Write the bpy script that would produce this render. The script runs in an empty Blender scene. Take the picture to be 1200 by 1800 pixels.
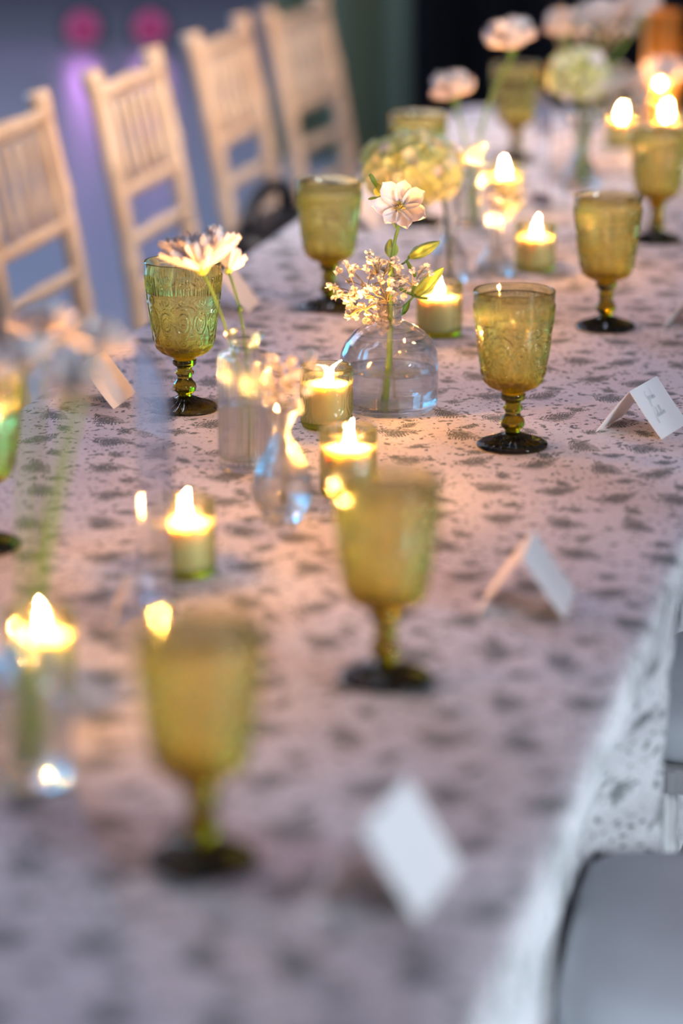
import bpy, math, random
import numpy as np
from mathutils import Vector, Matrix, Euler, noise
random.seed(7)
PI = math.pi
sc = bpy.context.scene
COL = sc.collection
TZ = 0.75            # height of the table surface

# ------------------------------------------------------------------ camera
PITCH, YAW = 0.26299473, 0.22278766
cam_data = bpy.data.cameras.new('camera'); cam = bpy.data.objects.new('camera', cam_data); COL.objects.link(cam)
cam.location = (0, 0, 1.5)
cam.rotation_euler = Euler((PI/2 - PITCH, 0, YAW), 'XYZ')
cam_data.sensor_fit = 'VERTICAL'; cam_data.sensor_height = 36; cam_data.lens = 5200/1800*36
cam_data.clip_start = 0.05; cam_data.clip_end = 80
cam_data.dof.use_dof = True; cam_data.dof.focus_distance = 3.26; cam_data.dof.aperture_fstop = 2.05
sc.camera = cam

# ------------------------------------------------------------------ world, lights, exposure
w = bpy.data.worlds.new('hall_air'); sc.world = w; w.use_nodes = True
w.node_tree.nodes['Background'].inputs[0].default_value = (0.48, 0.52, 0.74, 1)
w.node_tree.nodes['Background'].inputs[1].default_value = 0.21

def area(name, loc, target, size, power, color, size_y=None):
    l = bpy.data.lights.new(name, 'AREA'); l.energy = power; l.color = color
    l.shape = 'RECTANGLE'; l.size = size; l.size_y = size_y or size
    o = bpy.data.objects.new(name, l); COL.objects.link(o); o.location = loc
    o.rotation_euler = (Vector(target)-Vector(loc)).to_track_quat('-Z', 'Y').to_euler()
    return o
area('open_side_daylight', (3.2, 0.7, 1.22), (-0.4, 2.2, 0.7), 1.0, 135, (0.78, 0.92, 1.0), 0.9)
area('ceiling_wash', (-0.8, 3.0, 4.2), (-0.8, 3.0, 0), 3.0, 17, (1.0, 0.60, 0.74), 3.0)
area('blue_stage_wash', (-6.0, 9.0, 4.5), (-4.0, 9.5, 0), 3.5, 330, (0.66, 0.72, 1.0), 4.5)
area('teal_glint_fill', (-5.6, 7.6, 1.5), (-1.0, 3.6, 0.9), 1.3, 110, (0.10, 0.52, 1.0), 2.2)  # added light out of view, placed so the goblets pick up teal glints
cw = area('chair_side_wash', (-0.3, 4.0, 3.4), (-1.9, 5.2, 0.7), 0.8, 13, (1.0, 0.88, 0.84), 0.8); cw.data.spread = 0.9

vs = sc.view_settings
vs.view_transform = 'Standard'; vs.look = 'None'; vs.exposure = 0.14; vs.gamma = 1.0; vs.use_curve_mapping = False
cy = sc.cycles
cy.max_bounces = 14; cy.diffuse_bounces = 3; cy.glossy_bounces = 5; cy.transmission_bounces = 14
cy.transparent_max_bounces = 24; cy.sample_clamp_indirect = 12.0; cy.blur_glossy = 0.4
cy.caustics_reflective = True; cy.caustics_refractive = True
cy.use_denoising = True; cy.use_adaptive_sampling = True; cy.adaptive_threshold = 0.02
FLAME = 7000.0

# ------------------------------------------------------------------ node helpers
def new_mat(name):
    m = bpy.data.materials.new(name); m.use_nodes = True
    nt = m.node_tree; nt.nodes.clear()
    out = nt.nodes.new('ShaderNodeOutputMaterial')
    return m, nt, out
def S(nt, sock, v):
    if isinstance(v, bpy.types.NodeSocket): nt.links.new(v, sock)
    else: sock.default_value = v
class Ex:
    def __init__(s, nt): s.nt = nt
    def m(s, op, a, b=0.0, c=0.0, clamp=False):
        n = s.nt.nodes.new('ShaderNodeMath'); n.operation = op; n.use_clamp = clamp
        for i, v in enumerate((a, b, c)): S(s.nt, n.inputs[i], v)
        return n.outputs[0]
    def step(s, x, lo, hi):   # smooth 0..1
        n = s.nt.nodes.new('ShaderNodeMapRange'); n.interpolation_type = 'SMOOTHSTEP'
        S(s.nt, n.inputs[0], x); n.inputs[1].default_value = lo; n.inputs[2].default_value = hi
        return n.outputs[0]
    def noise(s, vec, scale, detail=2, w=None):
        n = s.nt.nodes.new('ShaderNodeTexNoise'); S(s.nt, n.inputs['Vector'], vec)
        n.inputs['Scale'].default_value = scale; n.inputs['Detail'].default_value = detail
        return n.outputs[0], n.outputs[1]
    def xyz(s, x, y, z=0.0):
        n = s.nt.nodes.new('ShaderNodeCombineXYZ')
        for i, v in enumerate((x, y, z)): S(s.nt, n.inputs[i], v)
        return n.outputs[0]
    def sep(s, v):
        n = s.nt.nodes.new('ShaderNodeSeparateXYZ'); S(s.nt, n.inputs[0], v); return n.outputs
    def mix(s, f, a, b):
        n = s.nt.nodes.new('ShaderNodeMix'); n.data_type = 'RGBA'
        S(s.nt, n.inputs[0], f); S(s.nt, n.inputs[6], a); S(s.nt, n.inputs[7], b); return n.outputs[2]
    def white(s, v):
        n = s.nt.nodes.new('ShaderNodeTexWhiteNoise'); S(s.nt, n.inputs['Vector'], v); return n.outputs[0], n.outputs[1]

def principled(name, color, rough=0.5, var=0.12, scale=30, spec=0.3, bump=0.0, bscale=80, sss=0.0, trans_col=None, trans=0.0, metal=0.0, coat=0.0):
    m, nt, out = new_mat(name); e = Ex(nt)
    p = nt.nodes.new('ShaderNodeBsdfPrincipled')
    tc = nt.nodes.new('ShaderNodeTexCoord').outputs['Object']
    f, _ = e.noise(tc, scale, 3)
    d = tuple(c*(1-var) for c in color)+(1,); l = tuple(min(1, c*(1+var)) for c in color)+(1,)
    S(nt, p.inputs['Base Color'], e.mix(f, d, l))
    p.inputs['Roughness'].default_value = rough; p.inputs['Specular IOR Level'].default_value = spec
    p.inputs['Metallic'].default_value = metal; p.inputs['Coat Weight'].default_value = coat
    if sss: p.inputs['Subsurface Weight'].default_value = sss; p.inputs['Subsurface Radius'].default_value = (1, .72, .45); p.inputs['Subsurface Scale'].default_value = 0.014
    if bump:
        b = nt.nodes.new('ShaderNodeBump'); b.inputs['Strength'].default_value = bump; b.inputs['Distance'].default_value = 0.002
        h, _ = e.noise(tc, bscale, 4); S(nt, b.inputs['Height'], h); nt.links.new(b.outputs[0], p.inputs['Normal'])
    sh = p.outputs[0]
    if trans:
        t = nt.nodes.new('ShaderNodeBsdfTranslucent'); t.inputs[0].default_value = (trans_col or color)+(1,)
        mx = nt.nodes.new('ShaderNodeMixShader'); mx.inputs[0].default_value = trans
        nt.links.new(sh, mx.inputs[1]); nt.links.new(t.outputs[0], mx.inputs[2]); sh = mx.outputs[0]
    nt.links.new(sh, out.inputs[0]); return m

def glass(name, color, ior=1.48, rough=0.01, thin=0.3, absorb=None):
    m, nt, out = new_mat(name); e = Ex(nt)
    tc = nt.nodes.new('ShaderNodeTexCoord').outputs['Object']
    f, _ = e.noise(tc, 60, 2)
    c = e.mix(f, tuple(x*0.985 for x in color)+(1,), tuple(color)+(1,))
    g = nt.nodes.new('ShaderNodeBsdfGlass'); S(nt, g.inputs['Color'], c); g.inputs['IOR'].default_value = ior; g.inputs['Roughness'].default_value = rough
    t = nt.nodes.new('ShaderNodeBsdfTransparent'); S(nt, t.inputs[0], c)
    mx = nt.nodes.new('ShaderNodeMixShader'); mx.inputs[0].default_value = thin
    nt.links.new(g.outputs[0], mx.inputs[1]); nt.links.new(t.outputs[0], mx.inputs[2]); nt.links.new(mx.outputs[0], out.inputs[0])
    if absorb:   # absorption per metre of glass, so thick parts come out darker
        k = max(absorb); va = nt.nodes.new('ShaderNodeVolumeAbsorption'); va.inputs['Density'].default_value = k
        va.inputs['Color'].default_value = tuple(1-a/k for a in absorb)+(1,); nt.links.new(va.outputs[0], out.inputs['Volume'])
    return m

M = {}
M['olive'] = glass('olive_pressed_glass', (0.99, 0.98, 0.965), 1.5, 0.0, 0.10, (4, 20, 235))
M['olive_stem'] = glass('olive_solid_glass', (0.97, 0.97, 0.95), 1.5, 0.0, 0.06, (45, 60, 280))
M['olive_foot'] = glass('olive_dark_foot_glass', (0.93, 0.93, 0.90), 1.5, 0.0, 0.03, (85, 100, 330))
M['jar'] = glass('green_votive_glass', (0.98, 0.98, 0.95), 1.48, 0.02, 0.40, (14, 14, 95))
M['clear'] = glass('clear_glass', (0.985, 0.985, 0.98), 1.46, 0.0, 0.40)
M['clear_soft'] = glass('clear_thin_glass', (0.985, 0.985, 0.98), 1.46, 0.01, 0.45)
M['acrylic'] = glass('clear_acrylic', (0.97, 0.97, 0.985), 1.49, 0.0, 0.10)
M['amber'] = glass('amber_glass', (0.97, 0.80, 0.50), 1.48, 0.35, 0.2)
M['water'] = glass('water', (0.99, 0.99, 0.985), 1.33, 0.0, 0.25)
M['wax'] = principled('ivory_wax', (0.70, 0.63, 0.50), 0.45, 0.03, 20, 0.4, sss=0.9)
M['wick'] = principled('charred_wick', (0.02, 0.015, 0.01), 0.9)
M['card'] = principled('white_card', (0.86, 0.85, 0.88), 0.8, 0.02, 200, 0.2, bump=0.1, bscale=700, trans=0.22, trans_col=(0.95, 0.88, 0.8))
M['ink'] = principled('grey_ink', (0.40, 0.43, 0.46), 0.8)
M['petal_white'] = principled('white_petal', (0.84, 0.81, 0.82), 0.6, 0.05, 60, 0.2, trans=0.12, trans_col=(0.9, 0.82, 0.76))
M['petal_blush'] = principled('blush_petal', (0.86, 0.77, 0.74), 0.6, 0.08, 60, 0.2, trans=0.35)
M['petal_lime'] = principled('lime_petal', (0.76, 0.82, 0.42), 0.6, 0.14, 55, 0.2, trans=0.35, trans_col=(0.82, 0.85, 0.3))
M['petal_palelime'] = principled('pale_lime_petal', (0.84, 0.86, 0.64), 0.6, 0.1, 55, 0.2, trans=0.35, trans_col=(0.86, 0.88, 0.5))
M['petal_base'] = principled('green_white_petal', (0.80, 0.80, 0.62), 0.6, 0.1, 60)
M['gyp'] = principled('gypsophila_white', (0.80, 0.78, 0.76), 0.7, 0.06, 200, 0.2, trans=0.25)
M['stem'] = principled('green_stem', (0.20, 0.34, 0.07), 0.5, 0.25, 90, 0.4, trans=0.1)
M['stem_dark'] = principled('brown_green_stem', (0.10, 0.12, 0.04), 0.6, 0.25, 90)
M['stem_thin'] = principled('thin_stem', (0.30, 0.26, 0.12), 0.6)
M['leaf'] = principled('green_leaf', (0.09, 0.20, 0.04), 0.5, 0.3, 70, 0.4, trans=0.25, trans_col=(0.3, 0.5, 0.05))
M['bud'] = principled('yellow_green_bud', (0.44, 0.54, 0.10), 0.5, 0.25, 120, 0.4, trans=0.2)
M['pollen'] = principled('olive_yellow_stamen', (0.42, 0.36, 0.10), 0.7, 0.3, 300)
M['chairwood'] = None
M['black'] = principled('black_leather', (0.012, 0.011, 0.012), 0.45, 0.3, 60, 0.4, bump=0.3, bscale=200)
M['table'] = principled('table_board', (0.35, 0.27, 0.2), 0.6)
M['steel'] = principled('grey_steel', (0.4, 0.4, 0.42), 0.35, metal=0.9)
M['cushion'] = principled('pale_grey_cushion_fabric', (0.50, 0.52, 0.56), 0.9, 0.05, 40, 0.15, bump=0.25, bscale=900)

def wood(name, c1, c2):
    m, nt, out = new_mat(name); e = Ex(nt)
    tc = nt.nodes.new('ShaderNodeTexCoord').outputs['Object']
    mp = nt.nodes.new('ShaderNodeMapping'); nt.links.new(tc, mp.inputs[0]); mp.inputs['Scale'].default_value = (60, 60, 6)
    f, _ = e.noise(mp.outputs[0], 1.0, 4); f = e.step(f, 0.3, 0.7)
    p = nt.nodes.new('ShaderNodeBsdfPrincipled'); S(nt, p.inputs['Base Color'], e.mix(f, c1+(1,), c2+(1,)))
    p.inputs['Roughness'].default_value = 0.4; nt.links.new(p.outputs[0], out.inputs[0]); return m
M['chairwood'] = wood('natural_beech', (0.62, 0.43, 0.27), (0.76, 0.57, 0.40))
M['limewood'] = wood('limewashed_beech', (0.42, 0.41, 0.42), (0.62, 0.61, 0.62))

def flame_mat():
    m, nt, out = new_mat('candle_flame'); e = Ex(nt)
    tc = nt.nodes.new('ShaderNodeTexCoord').outputs['Object']
    z = e.sep(tc)[2]
    em = nt.nodes.new('ShaderNodeEmission')
    S(nt, em.inputs[0], e.mix(e.step(z, 0.0, 0.02), (1.0, 0.39, 0.085, 1), (1.0, 0.43, 0.11, 1)))
    em.inputs[1].default_value = FLAME; nt.links.new(em.outputs[0], out.inputs[0]); return m
M['flame'] = flame_mat()
def emit(name, color, s):
    m, nt, out = new_mat(name); em = nt.nodes.new('ShaderNodeEmission'); em.inputs[0].default_value = color+(1,); em.inputs[1].default_value = s
    nt.links.new(em.outputs[0], out.inputs[0]); return m

def toile():
    m, nt, out = new_mat('white_cloth_with_grey_green_toile_print'); e = Ex(nt)
    uv = nt.nodes.new('ShaderNodeUVMap').outputs[0]
    _, nc = e.noise(uv, 90, 2)
    nx, ny, _z = e.sep(nc)
    x0, y0, _z = e.sep(uv)
    x0 = e.m('ADD', x0, e.m('MULTIPLY', e.m('SUBTRACT', nx, 0.5), 0.006))
    y0 = e.m('ADD', y0, e.m('MULTIPLY', e.m('SUBTRACT', ny, 0.5), 0.006))
    y0 = e.m('MULTIPLY', y0, 0.60)
    fine, _ = e.noise(uv, 520, 3); mid, _ = e.noise(uv, 150, 3); big, _ = e.noise(uv, 45, 2)
    def sprig(cw, ch, ox, oy, size, lw, seed):
        u = e.m('DIVIDE', e.m('ADD', x0, ox), cw); v = e.m('DIVIDE', e.m('ADD', y0, oy), ch)
        row = e.m('FLOOR', v)
        u = e.m('ADD', u, e.m('MULTIPLY', e.m('MODULO', row, 2.0), 0.5))
        col = e.m('FLOOR', u)
        _, rc = e.white(e.xyz(col, row, seed)); r1, r2, r3 = e.sep(rc)
        lx = e.m('MULTIPLY', e.m('SUBTRACT', e.m('SUBTRACT', u, col), e.m('ADD', 0.5, e.m('MULTIPLY', e.m('SUBTRACT', r1, .5), .25))), cw*1000)
        ly = e.m('MULTIPLY', e.m('SUBTRACT', e.m('SUBTRACT', v, row), e.m('ADD', 0.5, e.m('MULTIPLY', e.m('SUBTRACT', r2, .5), .25))), ch*1000)
        a = e.m('MULTIPLY', e.m('SUBTRACT', r3, 0.5), 1.5)
        ca, sa = e.m('COSINE', a), e.m('SINE', a)
        rx = e.m('ADD', e.m('MULTIPLY', lx, ca), e.m('MULTIPLY', ly, sa))
        ry = e.m('SUBTRACT', e.m('MULTIPLY', ly, ca), e.m('MULTIPLY', lx, sa))
        # curved stem
        ry = e.m('SUBTRACT', ry, e.m('MULTIPLY', e.m('MULTIPLY', rx, rx), 0.012))
        av = e.m('ABSOLUTE', ry)
        t = e.m('DIVIDE', rx, size)
        env = e.m('MULTIPLY', e.m('SUBTRACT', 1.0, e.m('MULTIPLY', t, t)), size*0.55)
        inside = e.step(e.m('SUBTRACT', env, av), -0.6, 1.2)
        ph = e.m('FRACT', e.m('DIVIDE', e.m('SUBTRACT', rx, e.m('MULTIPLY', av, 0.8)), lw))
        leaf = e.step(e.m('ABSOLUTE', e.m('SUBTRACT', ph, 0.5)), 0.36, 0.22)
        stemline = e.m('MULTIPLY', e.step(av, 0.9, 0.3), e.step(e.m('ABSOLUTE', t), 1.15, 1.0))
        # dense heart of the bouquet
        rr = e.m('SQRT', e.m('ADD', e.m('MULTIPLY', rx, rx), e.m('MULTIPLY', e.m('MULTIPLY', ry, ry), 2.2)))
        heart = e.m('MULTIPLY', e.step(rr, size*0.62, size*0.40), e.step(fine, 0.40, 0.50))
        br = e.step(mid, 0.36, 0.46)
        a1 = e.m('MULTIPLY', e.m('MULTIPLY', inside, leaf), br)
        return e.m('MAXIMUM', e.m('MAXIMUM', a1, stemline), heart)
    s1 = sprig(0.066, 0.064, 0.0, 0.0, 24, 3.8, 1.0)
    s2 = sprig(0.066, 0.064, 0.033, 0.032, 13, 2.8, 2.0)
    s3 = sprig(0.036, 0.034, 0.013, 0.021, 6.0, 2.2, 3.0)
    # scattered leaves and berries
    v = nt.nodes.new('ShaderNodeTexVoronoi'); v.voronoi_dimensions = '2D'; S(nt, v.inputs['Vector'], e.xyz(x0, e.m('MULTIPLY', y0, 1.0))); v.inputs['Scale'].default_value = 110
    dots = e.m('MULTIPLY', e.step(v.outputs['Distance'], 0.26, 0.18), e.step(big, 0.50, 0.56))
    tw, _ = e.noise(uv, 60, 1)
    twig = e.m('MULTIPLY', e.step(e.m('ABSOLUTE', e.m('SUBTRACT', tw, 0.5)), 0.012, 0.004), e.step(mid, 0.45, 0.55))
    k = e.m('MAXIMUM', e.m('MAXIMUM', s1, s2), e.m('MAXIMUM', s3, e.m('MAXIMUM', dots, twig)))
    k = e.m('MULTIPLY', k, 0.86)
    col = e.mix(k, (0.80, 0.77, 0.79, 1), (0.075, 0.108, 0.106, 1))
    p = nt.nodes.new('ShaderNodeBsdfPrincipled'); S(nt, p.inputs['Base Color'], col)
    p.inputs['Roughness'].default_value = 0.85; p.inputs['Specular IOR Level'].default_value = 0.2
    b = nt.nodes.new('ShaderNodeBump'); b.inputs['Strength'].default_value = 0.12; b.inputs['Distance'].default_value = 0.001
    wv, _ = e.noise(uv, 900, 2); S(nt, b.inputs['Height'], wv); nt.links.new(b.outputs[0], p.inputs['Normal'])
    nt.links.new(p.outputs[0], out.inputs[0]); return m
M['toile'] = toile()

# ------------------------------------------------------------------ mesh helpers
class MB:
    def __init__(s): s.v = []; s.f = []
    def add(s, v, f):
        n = len(s.v); s.v += [tuple(map(float, p)) for p in v]; s.f += [tuple(i+n for i in q) for q in f]; return s
    def mesh(s, name, mat, smooth=True):
        me = bpy.data.meshes.new(name); me.from_pydata(s.v, [], s.f); me.materials.append(M[mat] if isinstance(mat, str) else mat)
        if smooth: me.polygons.foreach_set('use_smooth', [True]*len(me.polygons))
        me.update(); return me
    def obj(s, name, mat, parent=None, smooth=True): return put(name, s.mesh(name, mat, smooth), parent)
def put(name, me, parent=None, loc=(0, 0, 0), rot=None, scale=None, mat=None):
    o = bpy.data.objects.new(name, me); COL.objects.link(o)
    if parent: o.parent = parent
    if mat is not None: o.matrix_local = mat
    else:
        o.location = loc
        if rot: o.rotation_euler = rot
        if scale: o.scale = (scale,)*3 if isinstance(scale, (int, float)) else scale
    return o
def tag(o, label=None, cat=None, group=None, kind=None):
    if label: o['label'] = label
    if cat: o['category'] = cat
    if group: o['group'] = group
    if kind: o['kind'] = kind
    return o
def thing(name, loc, label, cat, group=None, rz=0):
    o = bpy.data.objects.new(name, None); COL.objects.link(o); o.location = loc; o.rotation_euler = (0, 0, rz); o.empty_display_size = .02
    return tag(o, label, cat, group)
def lathe(mb, prof, seg=48, rfun=None, closed=False, cap=True):
    """prof list of (r,z). closed: last joins first (a solid wall of revolution)."""
    n = len(prof); v = []
    for r, z in prof:
        for k in range(seg):
            a = 2*PI*k/seg; rr = rfun(r, z, a) if rfun else r
            v.append((rr*math.cos(a), rr*math.sin(a), z))
    f = []
    for i in range(n if closed else n-1):
        j = (i+1) % n
        for k in range(seg):
            l = (k+1) % seg; f.append((i*seg+k, i*seg+l, j*seg+l, j*seg+k))
    if cap and not closed:
        f.append(tuple(range(seg))[::-1]); f.append(tuple((n-1)*seg+k for k in range(seg)))
    return mb.add(v, f)
def box(mb, x0, x1, y0, y1, z0, z1):
    v = [(x, y, z) for z in (z0, z1) for y in (y0, y1) for x in (x0, x1)]
    return mb.add(v, [(0, 2, 3, 1), (4, 5, 7, 6), (0, 1, 5, 4), (2, 6, 7, 3), (0, 4, 6, 2), (1, 3, 7, 5)])
def tube(mb, pts, rad, seg=8, cap=True):
    pts = [Vector(p) for p in pts]; n = len(pts)
    if isinstance(rad, (int, float)): rad = [rad]*n
    v = []; f = []
    t = (pts[1]-pts[0]).normalized(); ref = Vector((0, 0, 1)) if abs(t.z) < .9 else Vector((1, 0, 0))
    u = t.cross(ref).normalized()
    for i, p in enumerate(pts):
        a = pts[max(0, i-1)]; b = pts[min(n-1, i+1)]; t = (b-a).normalized()
        u = (u - t*u.dot(t)).normalized(); w_ = t.cross(u)
        for k in range(seg):
            an = 2*PI*k/seg; v.append(p+(u*math.cos(an)+w_*math.sin(an))*rad[i])
    for i in range(n-1):
        for k in range(seg):
            l = (k+1) % seg; f.append((i*seg+k, i*seg+l, (i+1)*seg+l, (i+1)*seg+k))
    if cap: f.append(tuple(range(seg))[::-1]); f.append(tuple((n-1)*seg+k for k in range(seg)))
    return mb.add(v, f)
def bez(p0, p1, p2, n=10):
    p0, p1, p2 = map(Vector, (p0, p1, p2))
    return [p0*(1-t)**2 + p1*2*t*(1-t) + p2*t*t for t in [i/(n-1) for i in range(n)]]
def frame_to(d, up=(0, 0, 1)):
    """matrix whose local Z points along d"""
    return Vector(d).to_track_quat('Z', 'Y').to_matrix().to_4x4()
def interp(prof, z):
    """radius of a profile at height z (prof sorted by falling z)"""
    zs = [p[1] for p in prof][::-1]; rs = [p[0] for p in prof][::-1]
    return float(np.interp(z, zs, rs))
def densify(prof, step):
    o = []
    for (r0, z0), (r1, z1) in zip(prof[:-1], prof[1:]):
        n = max(1, int(math.hypot(r1-r0, z1-z0)/step))
        for i in range(n): t = i/n; o.append((r0+(r1-r0)*t, z0+(z1-z0)*t))
    o.append(prof[-1]); return o

# ------------------------------------------------------------------ setting: floor, walls, drapes
def floor_mat():
    m, nt, out = new_mat('polished_grey_floor'); e = Ex(nt)
    tc = nt.nodes.new('ShaderNodeTexCoord').outputs['Object']
    f, _ = e.noise(tc, 0.6, 3)
    p = nt.nodes.new('ShaderNodeBsdfPrincipled'); S(nt, p.inputs['Base Color'], e.mix(f, (0.26, 0.27, 0.32, 1), (0.34, 0.35, 0.40, 1)))
    p.inputs['Roughness'].default_value = 0.32; p.inputs['Specular IOR Level'].default_value = 0.6
    nt.links.new(p.outputs[0], out.inputs[0]); return m
M['floor'] = floor_mat()
mb = MB(); box(mb, -16, 6, -3, 20, -0.05, 0); tag(mb.obj('floor', 'floor', smooth=False), kind='structure')
M['wall'] = principled('dark_blue_wall', (0.045, 0.05, 0.11), 0.8, 0.3, 1.5)
mb = MB(); box(mb, -16, 6, 20, 20.2, 0, 6); tag(mb.obj('wall_back', 'wall', smooth=False), kind='structure')
mb = MB(); box(mb, -16.2, -16, -3, 20, 0, 6); tag(mb.obj('wall_left', 'wall', smooth=False), kind='structure')
def drape(name, x0, x1, y, mat, label, amp=.05, wl=.22, h=3.6):
    v = []; f = []; n = int((x1-x0)/.02)
    for j, z in enumerate((0.0, h)):
        for i in range(n+1):
            x = x0+(x1-x0)*i/n; v.append((x, y+amp*math.sin(2*PI*x/wl)+.3*amp*math.sin(2*PI*x/.37+1), z))
    for i in range(n): f.append((i, i+1, n+2+i, n+1+i))
    o = MB().add(v, f).obj(name, mat); s = o.modifiers.new('thickness', 'SOLIDIFY'); s.thickness = .004
    return tag(o, label, 'drape')
M['drape'] = principled('black_drape_cloth', (0.012, 0.012, 0.016), 0.95, 0.2, 3)
M['drape_green'] = principled('green_drape_cloth', (0.22, 0.25, 0.15), 0.9, 0.25, 1.2)
drape('black_curtain', -2.35, 4.0, 10.4, 'drape', 'long black pleated drape closing off the hall behind the table')
drape('green_curtain', -2.52, -2.02, 10.0, 'drape_green', 'narrow olive green pleated drape hanging in front of the black one')
for i, (x, y, lab) in enumerate(((-4.28, 13.4, 'small pink floor uplight, the one further left in the blue dark'), (-3.98, 13.5, 'small pink floor uplight, the one nearer the chairs'))):
    t = thing('floor_uplight', (x, y, 0), lab, 'lamp', 'pink floor uplights')
    mb = MB(); lathe(mb, [(.075, 0), (.08, .01), (.08, .13), (.07, .14)], 20); mb.obj('housing', 'black', t)
    mb = MB(); lathe(mb, [(.05, 0), (.05, .01), (.03, .018), (.0, .02)], 20); o = mb.obj('lens', emit('pink_led_%d' % i, (1.0, .12, .45), .6), t)
    o.matrix_local = Matrix.Translation((.02, -.075, .09)) @ frame_to((.28, -.95, .1))
    l = bpy.data.lights.new('uplight_beam', 'SPOT'); l.energy = 2.6; l.color = (.75, .3, 1.0); l.spot_size = 1.6; l.shadow_soft_size = .05
    lo = bpy.data.objects.new('uplight_beam', l); COL.objects.link(lo); lo.location = (x+.03, y-.1, .25); lo.rotation_euler = Vector((-.4, -1, -.02)).to_track_quat('-Z', 'Y').to_euler()

# ------------------------------------------------------------------ table and cloth
XL, XR, Y0, Y1 = -1.060, -0.285, 0.85, 5.78
t = thing('banquet_table', (0, 0, 0), 'long narrow banquet table hidden under the printed cloth', 'table')
mb = MB(); box(mb, XL+.012, XR-.012, Y0+.012, Y1-.012, .715, .7455); mb.obj('table_top', 'table', t, False)
for x in (XL+.15, XR-.15):
    for y in (Y0+.25, (Y0+Y1)/2-.1, (Y0+Y1)/2+.1, Y1-.25):
        mb = MB(); tube(mb, [(x, y, 0), (x, y, .715)], .014, 10); mb.obj('leg', 'steel', t)

def hang(d, R=.010):
    """unfolded distance past the edge -> (outward, down)"""
    q = R*PI/2
    if d <= 0: return 0, 0
    if d < q: return R*math.sin(d/R), R*(1-math.cos(d/R))
    return R, R+(d-q)
def push(y, z):
    """how far the seats push the cloth under the table edge"""
    def bump(a, b, s): return 1/(1+math.exp(-(y-a)/s))*1/(1+math.exp((y-b)/s))
    k = bump(1.9, 2.575, .016)+1.45*bump(2.665, 3.7, .014)
    zz = min(1, max(0, (.74-z)/.22)); return .068*k*zz*zz*(3-2*zz)
def push_far(y, z):
    k = 1/(1+math.exp(-(y-3.95)/.03)); zz = min(1, max(0, (.74-z)/.20)); return .095*k*zz*zz*(3-2*zz)
def cloth_pt(s, t):
    xs = min(max(s, XL), XR); ys = min(max(t, Y0), Y1)
    dx = s-XR if s > XR else (XL-s if s < XL else 0); dy = t-Y1 if t > Y1 else (Y0-t if t < Y0 else 0)
    sx = 1 if s > XR else -1; sy = 1 if t > Y1 else -1
    ox, zx = hang(dx); oy, zy = hang(dy)
    z = TZ - max(zx, zy); x = xs+sx*ox; y = ys+sy*oy
    if dx > 0:
        a = min(1, zx/.6)
        k = min(1, push(t, z)/.068) if s > XR else push_far(t, z)/.095
        x += sx*(1-k)*(.004*a + .008*a*math.sin(t*2*PI/.21+1.3*math.sin(t*3.1)) + .005*a*a*math.sin(t*2*PI/.13+2))
        y += .012*a*math.sin(t*2*PI/.21+.8)
        x += -push(t, z) if s > XR else push_far(t, z)
    if dy > 0:
        a = min(1, zy/.6); y += sy*(.01*a+.016*a*math.sin(s*2*PI/.19))
    if dx <= 0 and dy <= 0:
        e = min(1, (XR-s)/.03, (s-XL)/.03)
        z += .0016*e*(noise.noise(Vector((s*6, t*3.2, 0)))+.5*noise.noise(Vector((s*14+4, t*9, 2)))) + .0008*e
        g = abs(math.sin((t+.32*s)*2*PI/.95)); z += .0012*e*math.exp(-(g/.05)**2)
    return x, y, z
DROP = .70
def axis(a, b, step):
    n = int((b-a)/step); return [a+(b-a)*i/n for i in range(n+1)]
ss = axis(XL-DROP, XL-.016, .035)+axis(XL-.012, XL, .004)+axis(XL+.015, XR-.015, .013)+axis(XR, XR+.016, .004)+axis(XR+.024, XR+DROP, .018)
ts = axis(Y0-DROP, Y0-.016, .05)+axis(Y0-.01, Y0, .005)+axis(Y0+.015, Y1-.015, .014)+axis(Y1, Y1+.016, .005)+axis(Y1+.04, Y1+DROP, .05)
v = [cloth_pt(s, t_) for t_ in ts for s in ss]; ns = len(ss)
f = [(j*ns+i, j*ns+i+1, (j+1)*ns+i+1, (j+1)*ns+i) for j in range(len(ts)-1) for i in range(ns-1)]
me = MB().add(v, f).mesh('tablecloth', 'toile')
uvl = me.uv_layers.new(name='UVMap'); arr = np.array([(ss[i % ns], ts[i//ns]) for i in range(len(v))])
li = np.empty(len(me.loops), dtype=np.int32); me.loops.foreach_get('vertex_index', li); uvl.data.foreach_set('uv', arr[li].astype(np.float32).ravel())
cl = put('tablecloth', me); tag(cl, 'white tablecloth with grey green botanical toile print draped over the long table', 'tablecloth')
TOP = TZ+.0012

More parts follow.
